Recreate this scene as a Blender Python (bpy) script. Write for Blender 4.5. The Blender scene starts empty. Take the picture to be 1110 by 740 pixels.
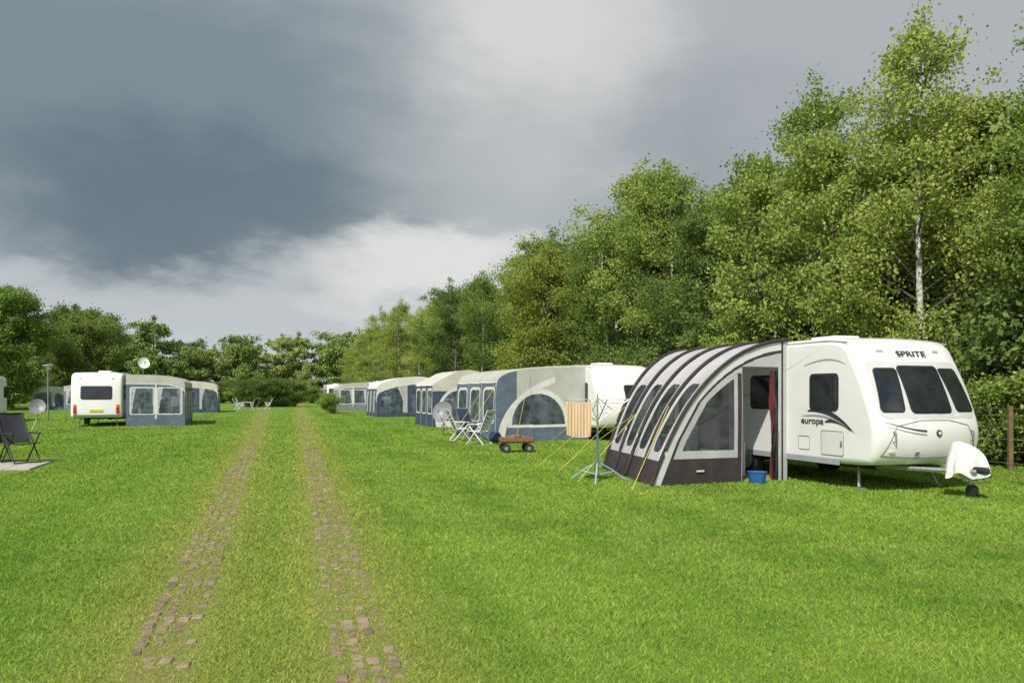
import bpy, math, random
import numpy as np
from mathutils import Vector, Matrix
random.seed(4); rng=np.random.default_rng(4)
scene=bpy.context.scene
def srgb(r,g,b):
    f=lambda c:(c/255/12.92) if c/255<=.04045 else ((c/255+.055)/1.055)**2.4
    return (f(r),f(g),f(b),1)
# ------------------------------------------------------------ materials
def newmat(name):
    m=bpy.data.materials.new(name); m.use_nodes=True
    nt=m.node_tree; nt.nodes.clear()
    out=nt.nodes.new('ShaderNodeOutputMaterial')
    return m,nt,out
def N(nt,t,**k):
    n=nt.nodes.new(t)
    for a,v in k.items(): setattr(n,a,v)
    return n
def mathn(nt,op,a,b=None,c=None,clamp=False):
    n=N(nt,'ShaderNodeMath',operation=op,use_clamp=clamp)
    for i,v in enumerate((a,b,c)):
        if v is None: continue
        if isinstance(v,(int,float)): n.inputs[i].default_value=v
        else: nt.links.new(v,n.inputs[i])
    return n.outputs[0]
def mixc(nt,f,a,b,mode='MIX'):
    n=N(nt,'ShaderNodeMix',data_type='RGBA',blend_type=mode)
    for s,v in ((n.inputs[0],f),(n.inputs[6],a),(n.inputs[7],b)):
        if isinstance(v,(int,float)): s.default_value=v
        elif isinstance(v,tuple): s.default_value=v if len(v)==4 else (*v,1)
        else: nt.links.new(v,s)
    return n.outputs[2]
def noise(nt,scale,detail=4,rough=.55,vec=None):
    n=N(nt,'ShaderNodeTexNoise'); n.inputs['Scale'].default_value=scale
    n.inputs['Detail'].default_value=detail; n.inputs['Roughness'].default_value=rough
    if vec is not None: nt.links.new(vec,n.inputs['Vector'])
    return n
def mrange(nt,v,a,b,c=0.,d=1.,smooth=True):
    n=N(nt,'ShaderNodeMapRange'); n.interpolation_type='SMOOTHSTEP' if smooth else 'LINEAR'
    nt.links.new(v,n.inputs[0])
    for i,x in enumerate((a,b,c,d)): n.inputs[i+1].default_value=x
    return n.outputs[0]
def pmat(name,col,rough=.5,var=.12,nscale=6,bump=0,bscale=60,metal=0,coat=0,dirt=0,transl=0,spec=.5):
    m,nt,out=newmat(name)
    p=N(nt,'ShaderNodeBsdfPrincipled')
    tc=N(nt,'ShaderNodeTexCoord')
    nz=noise(nt,nscale,5,.6,tc.outputs['Object'])
    lo=tuple(c*(1-var) for c in col); hi=tuple(min(1,c*(1+var)) for c in col)
    c=mixc(nt,mrange(nt,nz.outputs[0],.3,.7),lo,hi)
    if dirt:
        nz3=noise(nt,1.6,6,.7,tc.outputs['Object'])
        c=mixc(nt,mrange(nt,nz3.outputs[0],.5,.8,0,dirt),c,(.22,.21,.16))
    nt.links.new(c,p.inputs['Base Color'])
    p.inputs['Roughness'].default_value=rough; p.inputs['Metallic'].default_value=metal
    p.inputs['Coat Weight'].default_value=coat; p.inputs['Specular IOR Level'].default_value=spec
    if bump:
        nb=noise(nt,bscale,4,.6,tc.outputs['Object'])
        b=N(nt,'ShaderNodeBump'); b.inputs['Strength'].default_value=bump; b.inputs['Distance'].default_value=.02
        nt.links.new(nb.outputs[0],b.inputs['Height']); nt.links.new(b.outputs[0],p.inputs['Normal'])
    if transl:
        t=N(nt,'ShaderNodeBsdfTranslucent'); nt.links.new(c,t.inputs['Color'])
        mx=N(nt,'ShaderNodeMixShader'); mx.inputs[0].default_value=transl
        nt.links.new(p.outputs[0],mx.inputs[1]); nt.links.new(t.outputs[0],mx.inputs[2])
        nt.links.new(mx.outputs[0],out.inputs[0])
    else: nt.links.new(p.outputs[0],out.inputs[0])
    return m
def seethrough(name,col,transp,rough=.25,tint=(.6,.65,.7)):
    m,nt,out=newmat(name)
    p=N(nt,'ShaderNodeBsdfPrincipled')
    tc=N(nt,'ShaderNodeTexCoord'); nz=noise(nt,3,4,.6,tc.outputs['Object'])
    nt.links.new(mixc(nt,mrange(nt,nz.outputs[0],.35,.65),tuple(c*.5 for c in col),tuple(c*1.5 for c in col)),p.inputs['Base Color'])
    p.inputs['Roughness'].default_value=rough
    b=N(nt,'ShaderNodeBump'); b.inputs['Strength'].default_value=.5; b.inputs['Distance'].default_value=.04
    nt.links.new(nz.outputs[0],b.inputs['Height']); nt.links.new(b.outputs[0],p.inputs['Normal'])
    t=N(nt,'ShaderNodeBsdfTransparent'); t.inputs[0].default_value=(*tint,1)
    mx=N(nt,'ShaderNodeMixShader'); mx.inputs[0].default_value=transp
    nt.links.new(p.outputs[0],mx.inputs[1]); nt.links.new(t.outputs[0],mx.inputs[2])
    nt.links.new(mx.outputs[0],out.inputs[0]); return m
WHITE=pmat('caravan_white',(.80,.80,.785),.28,.03,2,coat=.3,dirt=.10)
WHITE2=pmat('caravan_offwhite',(.70,.70,.68),.4,.05,2,dirt=.2)
GLASS=pmat('tinted_window',(.022,.026,.03),.07,.3,3,spec=.7)
RUB=pmat('black_rubber',(.025,.025,.027),.6,.2)
GREYP=pmat('grey_plastic',(.22,.23,.24),.45,.1)
DECAL=pmat('dark_decal',(.035,.04,.055),.4,.1)
DECG=pmat('silver_decal',(.35,.37,.39),.35,.05)
STEEL=pmat('galvanised_steel',(.4,.41,.42),.4,.15,20,metal=.6)
REDL=pmat('red_lens',(.5,.03,.02),.2,.1); ORL=pmat('orange_lens',(.7,.2,.02),.25,.1)
YEL=pmat('yellow_cord',(.7,.58,.10),.6,.1)
SILV=pmat('silver_fabric',(.50,.50,.51),.7,.07,3,bump=.4,bscale=4,transl=.14)
BLK=pmat('charcoal_fabric',(.040,.030,.030),.8,.25,4,bump=.3,bscale=6)
MESHW=seethrough('window_film',(.06,.06,.065),.48)
ROOFG=pmat('grey_canvas',(.55,.55,.50),.8,.08,2,bump=.4,bscale=3,transl=.18,dirt=.2)
CREAM=pmat('cream_canvas',(.66,.64,.56),.8,.08,2,bump=.4,bscale=3,transl=.18,dirt=.15)
SLATE=pmat('slate_canvas',(.12,.16,.22),.8,.18,3,bump=.4,bscale=4,transl=.12)
NAVYC=pmat('navy_canvas',(.05,.075,.13),.8,.18,3,bump=.4,bscale=4,transl=.1)
GREYC=pmat('mid_grey_canvas',(.21,.235,.275),.8,.18,3,bump=.4,bscale=4,transl=.12)
TRIM=pmat('white_canvas_trim',(.72,.72,.69),.7,.06,4,transl=.1)
FILM2=seethrough('blue_window_film',(.13,.16,.20),.5,.25,(.75,.8,.85))
CURT=pmat('curtain_cloth',(.5,.51,.53),.9,.3,9,bump=.6,bscale=9,transl=.2)
WOOD=pmat('old_wood',(.2,.12,.06),.8,.3,14,bump=.4)
BLUE=pmat('blue_plastic',(.03,.13,.4),.35,.1)
NAVY=pmat('navy_cloth',(.04,.07,.16),.8,.2)
CONC=pmat('concrete_slab',(.42,.39,.35),.9,.2,8,bump=.4,bscale=40)
BARK=pmat('bark',(.13,.11,.085),.9,.35,7,bump=.6,bscale=14)
BIRCH=pmat('birch_bark',(.52,.50,.45),.85,.55,5,bump=.5,bscale=12)
PAVER=pmat('worn_paver',(.26,.20,.13),.95,.45,4,bump=.8,bscale=50)
CLOTH=pmat('white_cover_cloth',(.68,.68,.68),.85,.08,8,bump=.8,bscale=9)
BROWNW=pmat('awning_interior_grey',(.25,.25,.25),.9,.2)
def stripemat(name,c1,c2,scale,axis='X'):
    m,nt,out=newmat(name); p=N(nt,'ShaderNodeBsdfPrincipled'); p.inputs['Roughness'].default_value=.9
    tc=N(nt,'ShaderNodeTexCoord'); w=N(nt,'ShaderNodeTexWave'); w.bands_direction=axis
    w.inputs['Scale'].default_value=scale; w.inputs['Distortion'].default_value=.3
    nt.links.new(tc.outputs['Object'],w.inputs[0])
    nt.links.new(mixc(nt,mrange(nt,w.outputs[1],.35,.65),c1,c2),p.inputs['Base Color'])
    t=N(nt,'ShaderNodeBsdfTranslucent'); t.inputs[0].default_value=(*c1,1); mx=N(nt,'ShaderNodeMixShader'); mx.inputs[0].default_value=.2
    nt.links.new(p.outputs[0],mx.inputs[1]); nt.links.new(t.outputs[0],mx.inputs[2]); nt.links.new(mx.outputs[0],out.inputs[0]); return m
TOWEL=stripemat('orange_striped_towel',(.72,.66,.52),(.72,.36,.14),6)
STRIPE=stripemat('blue_striped_sling',(.62,.64,.66),(.05,.09,.22),6)

# lawn colour shared by ground and grass
def lawn_color(nt):
    g=N(nt,'ShaderNodeNewGeometry'); sp=N(nt,'ShaderNodeSeparateXYZ'); nt.links.new(g.outputs['Position'],sp.inputs[0])
    X,Y=sp.outputs[0],sp.outputs[1]
    cb=N(nt,'ShaderNodeCombineXYZ'); nt.links.new(X,cb.inputs[0]); nt.links.new(Y,cb.inputs[1])
    v=cb.outputs[0]
    n1=noise(nt,.22,3,.6,v); n2=noise(nt,1.5,4,.68,v); n3=noise(nt,9,3,.6,v)
    c=mixc(nt,mrange(nt,n1.outputs[0],.35,.65),(.145,.255,.034),(.22,.345,.05))
    c=mixc(nt,mrange(nt,n2.outputs[0],.42,.72,0,.6),c,(.29,.37,.075))
    c=mixc(nt,mrange(nt,n2.outputs[0],.46,.28,0,.4),c,(.10,.20,.026))
    c=mixc(nt,mrange(nt,n3.outputs[0],.5,.8,0,.3),c,(.11,.20,.032))
    q=mathn(nt,'ADD',mathn(nt,'ADD',X,mathn(nt,'MULTIPLY',Y,.3)),mathn(nt,'MULTIPLY',n1.outputs[0],.6))
    band=mathn(nt,'SINE',mathn(nt,'MULTIPLY',q,3.1))
    c=mixc(nt,mrange(nt,band,-.4,.5,0,.3),c,(.29,.40,.08))
    c=mixc(nt,mrange(nt,X,-1.5,-4.5,0,.2),c,(.10,.22,.025))
    wob=mathn(nt,'MULTIPLY',mathn(nt,'SUBTRACT',n2.outputs[0],.5),.6)
    l=mathn(nt,'ABSOLUTE',mathn(nt,'ADD',mathn(nt,'ADD',mathn(nt,'MULTIPLY_ADD',Y,.305,X),.70),wob))
    r=mathn(nt,'ABSOLUTE',mathn(nt,'ADD',mathn(nt,'ADD',mathn(nt,'MULTIPLY_ADD',Y,.275,X),-.43),wob))
    d=mathn(nt,'MINIMUM',l,r)
    dry=mathn(nt,'MULTIPLY',mrange(nt,d,1.05,.1),mrange(nt,n3.outputs[0],.25,.6,.6,1))
    c=mixc(nt,mathn(nt,'MULTIPLY',dry,.75),c,(.35,.36,.095))
    core=mathn(nt,'MULTIPLY',mrange(nt,d,.36,.08),mrange(nt,n3.outputs[0],.3,.6,.2,1))
    c=mixc(nt,mathn(nt,'MULTIPLY',core,.5),c,(.33,.27,.13))
    return c,n3.outputs[0]
m,nt,out=newmat('lawn'); LAWN=m
c,h=lawn_color(nt); p=N(nt,'ShaderNodeBsdfPrincipled'); p.inputs['Roughness'].default_value=.95; p.inputs['Specular IOR Level'].default_value=.1
gg=N(nt,'ShaderNodeNewGeometry'); nf=noise(nt,38,4,.7,gg.outputs['Position'])
c=mixc(nt,mrange(nt,nf.outputs[0],.3,.7,.15,.6),c,(.07,.125,.02))
nt.links.new(c,p.inputs['Base Color'])
b=N(nt,'ShaderNodeBump'); b.inputs['Strength'].default_value=.6; b.inputs['Distance'].default_value=.05
nt.links.new(nf.outputs[0],b.inputs['Height']); nt.links.new(b.outputs[0],p.inputs['Normal']); nt.links.new(p.outputs[0],out.inputs[0])
m,nt,out=newmat('grass_blade'); GRASS=m
c,h=lawn_color(nt); g=N(nt,'ShaderNodeNewGeometry')
c=mixc(nt,1.0,c,mixc(nt,g.outputs['Random Per Island'],(.9,.93,.85),(1.65,1.55,1.5)),'MULTIPLY')
d_=N(nt,'ShaderNodeBsdfDiffuse'); t_=N(nt,'ShaderNodeBsdfTranslucent'); mx=N(nt,'ShaderNodeMixShader'); mx.inputs[0].default_value=.3
nt.links.new(c,d_.inputs[0]); nt.links.new(c,t_.inputs[0]); nt.links.new(d_.outputs[0],mx.inputs[1]); nt.links.new(t_.outputs[0],mx.inputs[2]); nt.links.new(mx.outputs[0],out.inputs[0])
def leafmat(name,c1,c2,c3,tr=.35):
    m,nt,out=newmat(name)
    g=N(nt,'ShaderNodeNewGeometry'); oi=N(nt,'ShaderNodeObjectInfo')
    c=mixc(nt,g.outputs['Random Per Island'],c1,c2)
    c=mixc(nt,mathn(nt,'MULTIPLY',oi.outputs['Random'],.6),c,c3)
    hs=N(nt,'ShaderNodeHueSaturation'); nt.links.new(c,hs.inputs['Color'])
    nt.links.new(mrange(nt,oi.outputs['Random'],0,1,.482,.512,False),hs.inputs['Hue'])
    nt.links.new(mrange(nt,oi.outputs['Random'],0,1,1.25,.82,False),hs.inputs['Value'])
    hs.inputs['Saturation'].default_value=.92
    c=hs.outputs[0]
    d=N(nt,'ShaderNodeBsdfDiffuse'); nt.links.new(c,d.inputs[0])
    if tr:
        t=N(nt,'ShaderNodeBsdfTranslucent')
        mx=N(nt,'ShaderNodeMixShader'); mx.inputs[0].default_value=tr
        nt.links.new(c,t.inputs[0])
        nt.links.new(d.outputs[0],mx.inputs[1]); nt.links.new(t.outputs[0],mx.inputs[2])
        nt.links.new(mx.outputs[0],out.inputs[0])
    else: nt.links.new(d.outputs[0],out.inputs[0])
    return m
LEAF_B=leafmat('birch_leaves',(.18,.275,.045),(.34,.44,.085),(.23,.34,.05))
LEAF_D=leafmat('dark_leaves',(.10,.175,.035),(.21,.30,.065),(.14,.22,.04))
LEAF_Y=leafmat('yellow_green_leaves',(.31,.33,.04),(.43,.43,.06),(.29,.34,.04))
LEAF_F=leafmat('far_leaves',(.13,.20,.045),(.23,.31,.08),(.16,.24,.055),0)
LEAF_G=leafmat('far_light_leaves',(.18,.27,.055),(.29,.37,.09),(.21,.3,.055),0)
# ------------------------------------------------------------ mesh builder
def empty(name,loc=(0,0,0),rotz=0,s=1):
    e=bpy.data.objects.new(name,None); scene.collection.objects.link(e)
    e.location=loc; e.rotation_euler=(0,0,rotz); e.scale=(s,s,s); e.empty_display_size=.2; return e
class MB:
    def __init__(s): s.v=[]; s.f=[]; s.m=[]; s.mats=[]
    def mi(s,m):
        if m not in s.mats: s.mats.append(m)
        return s.mats.index(m)
    def add(s,vs,fs,mat):
        o=len(s.v); s.v+= [tuple(v) for v in vs]; k=s.mi(mat)
        for f in fs: s.f.append(tuple(i+o for i in f)); s.m.append(k)
        return s
    def box(s,c,d,mat,rot=None,bev=0):
        x,y,z=d[0]/2,d[1]/2,d[2]/2
        if bev:
            vs=[];b=min(bev,x*.9,y*.9,z*.9)
            def ring(zz,i): 
                xx,yy=x-i,y-i
                return [(xx-b,-yy,zz),(xx,-yy+b,zz),(xx,yy-b,zz),(xx-b,yy,zz),(-xx+b,yy,zz),(-xx,yy-b,zz),(-xx,-yy+b,zz),(-xx+b,-yy,zz)]
            vs=ring(-z,b*.7)+ring(-z+b,0)+ring(z-b,0)+ring(z,b*.7)
            fs=[tuple(range(7,-1,-1)),tuple(range(24,32))]
            for r in range(3):
                for i in range(8): j=(i+1)%8; fs.append((r*8+i,r*8+j,r*8+8+j,r*8+8+i))
        else:
            vs=[(a,b_,c_) for a in(-x,x) for b_ in(-y,y) for c_ in(-z,z)]
            fs=[(0,1,3,2),(4,6,7,5),(0,4,5,1),(2,3,7,6),(0,2,6,4),(1,5,7,3)]
        R=rot if rot else Matrix.Identity(3)
        s.add([R@Vector(v)+Vector(c) for v in vs],fs,mat); return s
    def tube(s,pts,r,mat,n=6,cap=True):
        pts=[Vector(p) for p in pts]; rs=r if isinstance(r,(list,tuple)) else [r]*len(pts)
        vs=[];fs=[]
        for i,p in enumerate(pts):
            t=(pts[min(i+1,len(pts)-1)]-pts[max(i-1,0)]).normalized()
            a=Vector((0,0,1)) if abs(t.z)<.9 else Vector((1,0,0))
            e1=t.cross(a).normalized(); e2=t.cross(e1)
            for k in range(n):
                an=2*math.pi*k/n; vs.append(p+(e1*math.cos(an)+e2*math.sin(an))*rs[i])
        for i in range(len(pts)-1):
            for k in range(n): j=(k+1)%n; fs.append((i*n+k,i*n+j,i*n+n+j,i*n+n+k))
        if cap: fs.append(tuple(range(n-1,-1,-1))); fs.append(tuple(range((len(pts)-1)*n,len(pts)*n)))
        s.add(vs,fs,mat); return s
    def cyl(s,c,axis,r,h,mat,n=20):
        a=Vector(axis).normalized()*h/2; c=Vector(c); return s.tube([c-a,c+a],r,mat,n)
    def sph(s,c,r,mat,nu=14,nv=9,fn=None):
        vs=[];fs=[]
        for i in range(nv+1):
            th=math.pi*i/nv
            for j in range(nu):
                ph=2*math.pi*j/nu; d=Vector((math.sin(th)*math.cos(ph),math.sin(th)*math.sin(ph),math.cos(th)))
                k=fn(d) if fn else 1
                vs.append(Vector(c)+Vector((d.x*r[0],d.y*r[1],d.z*r[2]))*k)
        for i in range(nv):
            for j in range(nu): k=(j+1)%nu; fs.append((i*nu+j,i*nu+nu+j,i*nu+nu+k,i*nu+k))
        s.add(vs,fs,mat); return s
    def sheet(s,P,na,nb,cls,mats,ra=(0,1),rb=(0,1)):
        ids=[s.mi(m) for m in mats]; o=len(s.v)
        for i in range(na+1):
            for j in range(nb+1):
                s.v.append(tuple(P(ra[0]+(ra[1]-ra[0])*i/na, rb[0]+(rb[1]-rb[0])*j/nb)))
        for i in range(na):
            for j in range(nb):
                k=cls(ra[0]+(ra[1]-ra[0])*(i+.5)/na, rb[0]+(rb[1]-rb[0])*(j+.5)/nb)
                if k is None: continue
                a=o+i*(nb+1)+j; s.f.append((a,a+nb+1,a+nb+2,a+1)); s.m.append(ids[k])
        return s
    def obj(s,name,parent=None,smooth=False,loc=None):
        me=bpy.data.meshes.new(name); me.from_pydata(s.v,[],s.f); 
        for m in s.mats: me.materials.append(m)
        me.polygons.foreach_set('material_index',s.m)
        me.update()
        if smooth:
            me.polygons.foreach_set('use_smooth',[True]*len(me.polygons)); me.set_sharp_from_angle(angle=math.radians(38))
        ob=bpy.data.objects.new(name,me); scene.collection.objects.link(ob)
        if parent: ob.parent=parent
        if loc: ob.location=loc
        return ob
# ------------------------------------------------------------ caravan
def chaikin(p,n=2):
    for _ in range(n):
        q=[]
        for i in range(len(p)):
            a=np.array(p[i]);b=np.array(p[(i+1)%len(p)]); q+= [tuple(a*.75+b*.25),tuple(a*.25+b*.75)]
        p=q
    return p
FRONT=[(.30,.42),(.46,.52),(.55,.75),(.57,1.0),(.52,1.22),(.42,1.5),(.28,1.82),(.10,2.15),(-.06,2.42),(-.32,2.56),(-.9,2.60)]
FLAT=[(.10,.42),(.20,.5),(.22,.8),(.20,1.2),(.18,1.7),(.12,2.15),(.04,2.42),(-.16,2.57),(-.7,2.60)]
def caravan(name,loc,rotz,kind='front',L=6.0,hero=False,body=WHITE,W=2.22,win='full'):
    e=empty(name,loc,rotz); hw=W/2
    F=FRONT if kind=='front' else FLAT
    prof=F+[(-L+.5,2.58),(-L+.12,2.5),(-L,2.3),(-L-.05,1.2),(-L,.5),(-L+.12,.42),(-L/2,.40)]
    p=np.array(chaikin(prof,2))
    def offset(p,d):
        t=np.roll(p,-1,0)-np.roll(p,1,0); t/=np.linalg.norm(t,axis=1)[:,None]; nrm=np.stack([t[:,1],-t[:,0]],1)
        return p-nrm*d
    area=np.sum(p[:,0]*np.roll(p[:,1],-1)-np.roll(p[:,0],-1)*p[:,1])
    sg=1 if area>0 else -1
    r=.11; ys=[];ds=[]
    for th in (90,68,45,22,0): ys.append(-(hw-r+r*math.sin(math.radians(th)))); ds.append(r*(1-math.cos(math.radians(th))))
    for y in np.linspace(-hw+r,hw-r,9)[1:-1]: ys.append(y); ds.append(0)
    for th in (0,22,45,68,90): ys.append((hw-r+r*math.sin(math.radians(th)))); ds.append(r*(1-math.cos(math.radians(th))))
    bow=.13 if kind=='front' else .06
    def bowf(x,y): return -bow*(abs(y)/hw)**2.2*min(1,max(0,(x+.9)/.9))
    mb=MB(); n=len(p); vs=[]
    for y,d in zip(ys,ds):
        q=offset(p,d*sg)
        for (x,z) in q: 
            crown=.03*(1-(y/hw)**2) if z>2.3 else 0
            vs.append((x+bowf(x,y),y,z+crown))
    fs=[]
    for i in range(len(ys)-1):
        for k in range(n): j=(k+1)%n; fs.append((i*n+k,i*n+j,i*n+n+j,i*n+n+k))
    fs.append(tuple(range(n))); fs.append(tuple(range((len(ys)-1)*n,len(ys)*n))[::-1])
    mb.add(vs,fs,body); mb.obj('body_shell',e,True)
    fr=sorted([(z,x) for x,z in p if x>-.5 and z<2.57]); fz=[a for a,_ in fr]; fx=[b for _,b in fr]
    def fxz(y,z): x=float(np.interp(z,fz,fx)); return x+bowf(x,y)
    def fpatch(mb,outline,mat,off=.012,rings=5):
        cy=sum(o[0] for o in outline)/len(outline); cz=sum(o[1] for o in outline)/len(outline)
        vs=[(fxz(cy,cz)+off,cy,cz)]; no=len(outline)
        for k in range(1,rings+2):
            s_=min(1,k/rings); of=off if k<=rings else -.01
            for (a,b) in outline:
                y=cy+(a-cy)*s_; z=cz+(b-cz)*s_; vs.append((fxz(y,z)+of,y,z))
        fs=[(0,1+i,1+(i+1)%no) for i in range(no)]
        for k in range(rings):
            for i in range(no): j=(i+1)%no; fs.append((1+k*no+i,1+(k+1)*no+i,1+(k+1)*no+j,1+k*no+j))
        mb.add(vs,fs,mat)
    def spatch(mb,outline,mat,off=.008,side=-1):
        y=side*(hw+off); vs=[(a,y,b) for a,b in outline]; no=len(vs)
        vs+= [(a,side*(hw-.02),b) for a,b in outline]
        fs=[tuple(range(no))]+[(i,(i+1)%no,no+(i+1)%no,no+i) for i in range(no)]
        mb.add(vs,fs,mat)
    def rr(x0,z0,x1,z1,r=.06,shear=0,n=4):
        out=[]
        for cx,cz,a0 in ((x1-r,z1-r,0),(x0+r,z1-r,90),(x0+r,z0+r,180),(x1-r,z0+r,270)):
            for k in range(n+1):
                a=math.radians(a0+90*k/n); out.append((cx+r*math.cos(a),cz+r*math.sin(a)))
        return [(a+shear*(b-(z0+z1)/2),b) for a,b in out]
    def densify(o,m=3):
        q=[]
        for i in range(len(o)):
            a=o[i]; b=o[(i+1)%len(o)]
            for k in range(m): q.append((a[0]+(b[0]-a[0])*k/m,a[1]+(b[1]-a[1])*k/m))
        return q
    if kind=='front':
        g=MB()
        if win=='full':
            fpatch(g,densify(rr(-1.0,1.22,1.0,2.17,.16),4),GREYP if not hero else pmat('window_surround',(.6,.6,.6),.3,.04),.006)
            wins=(rr(-.43,1.3,.43,2.1,.08),[(a,b) for a,b in rr(-.93,1.32,-.49,2.06,.07,.14)],[(a,b) for a,b in rr(.49,1.32,.93,2.06,.07,-.14)])
        else: wins=(rr(-.1,1.35,.55,1.9,.1),)
        for o in wins:
            fpatch(g,densify(o,3),RUB,.014)
            cx=sum(a for a,_ in o)/len(o); cz=sum(b for _,b in o)/len(o)
            fpatch(g,densify([(cx+(a-cx)*.93,cz+(b-cz)*.945) for a,b in o],3),GLASS,.022)
        g.obj('front_windows',e,True)
    else:
        g=MB(); fpatch(g,densify(rr(-.68,1.3,.68,1.95,.1),3),RUB,.012); fpatch(g,densify(rr(-.62,1.35,.62,1.9,.08),3),GLASS,.02)
        for sy in(-1,1):
            fpatch(g,densify(rr(sy*.92-.07,.62,sy*.92+.07,.95,.04),2),REDL,.03); fpatch(g,densify(rr(sy*.92-.07,.97,sy*.92+.07,1.07,.03),2),ORL,.03)
        fpatch(g,densify(rr(-.28,.72,.28,.84,.02),2),pmat('number_plate',(.7,.55,.06),.4),.03)
        fpatch(g,densify(rr(-1.0,.50,1.0,.58,.03),2),GREYP,.04)
        for sy in(-.7,.7): fpatch(g,densify(rr(sy-.06,2.3,sy+.06,2.33,.01),2),REDL,.02)
        g.obj('rear_window_and_lights',e,True)
    g=MB()
    for side in(-1,1):
        for x0,x1 in ((-1.15,-.42),(-2.9,-1.9),(-4.9,-3.9)):
            spatch(g,rr(x0,1.32,x1,1.98,.09),RUB,.01,side); spatch(g,rr(x0+.04,1.36,x1-.04,1.94,.07),GLASS,.018,side)
    g.obj('side_windows',e,False)
    g=MB()
    for side in(-1,1):
        g.tube([(-.25,side*(hw-.03),2.50),(-.7,side*(hw-.015),2.545),(-L+.5,side*(hw-.015),2.525)],.014,DECG)
        g.box((-L/2-.1,side*(hw+.004),.455),(L-.6,.02,.1),DECG)
    g.box((-1.9,.1,2.665),(.75,.6,.11),WHITE2,bev=.04); g.box((-4,.1,2.65),(.45,.45,.1),WHITE2,bev=.04)
    g.obj('trim_and_roof_vents',e)
    g=MB()
    for side in(-1,1):
        g.cyl((-3.1,side*(hw-.14),.32),(0,1,0),.32,.2,RUB,28); g.cyl((-3.1,side*(hw-.03),.32),(0,1,0),.2,.03,STEEL,20)
        for x in(-.35,-L+.3):
            g.tube([(x,side*.75,.42),(x+.12,side*.85,.04)],.025,STEEL); g.box((x+.12,side*.85,.02),(.16,.12,.03),STEEL)
    g.box((-L/2,-.5,.37),(L-.4,.06,.1),RUB); g.box((-L/2,.5,.37),(L-.4,.06,.1),RUB); g.cyl((-3.1,0,.32),(0,1,0),.05,1.9,RUB,10)
    g.box((-L/2,0,.415),(L-.3,W-.2,.02),RUB)
    if kind=='front':
        g.tube([(-.2,-.5,.38),(1.35,-.04,.42)],.04,STEEL); g.tube([(-.2,.5,.38),(1.35,.04,.42)],.04,STEEL)
        g.cyl((1.12,.09,.42),(0,0,1),.028,.66,STEEL,10); g.cyl((1.15,.09,.1),(0,1,0),.1,.06,RUB,16); g.tube([(1.12,.09,.72),(1.12,.2,.72)],.012,STEEL)
        g.box((1.38,0,.45),(.3,.1,.1),RUB,bev=.03)
    g.obj('chassis_and_wheels',e,False)
    if hero:
        g=MB()
        def fline(pts,r,mat):
            q=[]
            for i in range(len(pts)-1):
                for k in range(8):
                    a=k/8; q.append((pts[i][0]*(1-a)+pts[i+1][0]*a,pts[i][1]*(1-a)+pts[i+1][1]*a))
            q.append(pts[-1]); g.tube([(fxz(y,z)+.003,y,z) for y,z in q],r,mat,5)
        fline([(-.98,.62),(-.75,1.1),(-.3,1.19),(.3,1.19),(.75,1.1),(.98,.62)],.007,GREYP)
        fline([(-1.0,.62),(-.4,.58),(.4,.58),(1.0,.62)],.007,GREYP)
        for k,(m_,w) in enumerate(((DECAL,.03),(DECG,.022))):
            z=1.13-.06*k
            o=[(-.95,z+.04)]+[(-.95+.75*t,z+.04-.14*math.sin(t*1.4)) for t in np.linspace(.1,1,8)]
            o+= [(a,b-w*(1-i/9)) for i,(a,b) in enumerate(reversed(o))]
            vs=[(fxz(y,zz)+.009,y,zz) for y,zz in o]; nn=len(o)//2
            g.add(vs,[(i,i+1,2*nn-2-i,2*nn-1-i) for i in range(nn-1)],m_)
        for sy in(-.82,.82):
            x=fxz(sy,.9); g.tube([(x-.02,sy,1.02),(x+.05,sy,.99),(x+.06,sy,.86),(x-.02,sy,.83)],.014,GREYP,8)
            fpatch(g,densify(rr(sy-.05,.66,sy+.05,.70,.015),2),WHITE2,.02); 
        fpatch(g,densify([(.05+.055*math.cos(a),.98+.055*math.sin(a)) for a in np.linspace(0,2*math.pi,16,False)],1),DECAL,.02,3)
        fpatch(g,densify([(.05+.03*math.cos(a),.98+.03*math.sin(a)) for a in np.linspace(0,2*math.pi,12,False)],1),WHITE2,.026,3)
        for sy in(-.6,.6): fpatch(g,densify(rr(sy-.07,2.33,sy+.07,2.37,.015),2),DECG,.02)
        for sy in(-.35,.35): fpatch(g,densify(rr(sy-.035,.62,sy+.035,.68,.015),2),GREYP,.02)
        g.obj('front_trim',e,True)
        g=MB()
        def frame(o,mat,w,off=.004):
            y=-(hw+off); g.tube([(a,y,b) for a,b in o+[o[0]]],w,mat,4)
        frame(rr(-.85,.56,-.30,.98,.04),GREYP,.007); spatch(g,rr(-.84,.57,-.31,.97,.04),WHITE2,.006)
        g.box((-.35,-hw-.012,.77),(.05,.02,.09),GREYP,bev=.01)
        frame(rr(-1.45,.62,-1.15,.86,.03),GREYP,.006)
        def swoosh(p0,p1,p2,w,mat,off):
            tt=np.linspace(0,1,14); c=[((1-t)**2*p0[0]+2*t*(1-t)*p1[0]+t*t*p2[0],(1-t)**2*p0[1]+2*t*(1-t)*p1[1]+t*t*p2[1]) for t in tt]
            up=[(a,b+w*math.sin(math.pi*min(1,t*.9+.1))) for (a,b),t in zip(c,tt)]
            vs=[(a,-hw-off,b) for a,b in c]+[(a,-hw-off,b) for a,b in up]; k=len(c)
            g.add(vs,[(i,i+1,k+i+1,k+i) for i in range(k-1)],mat)
        swoosh((-1.2,1.30),(-.6,1.33),(-.02,.95),.09,DECAL,.006)
        swoosh((-.75,1.12),(-.4,1.16),(-.1,.98),.08,DECAL,.009)
        swoosh((-1.35,1.22),(-.6,1.28),(-.15,1.02),.03,DECG,.012)
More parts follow.
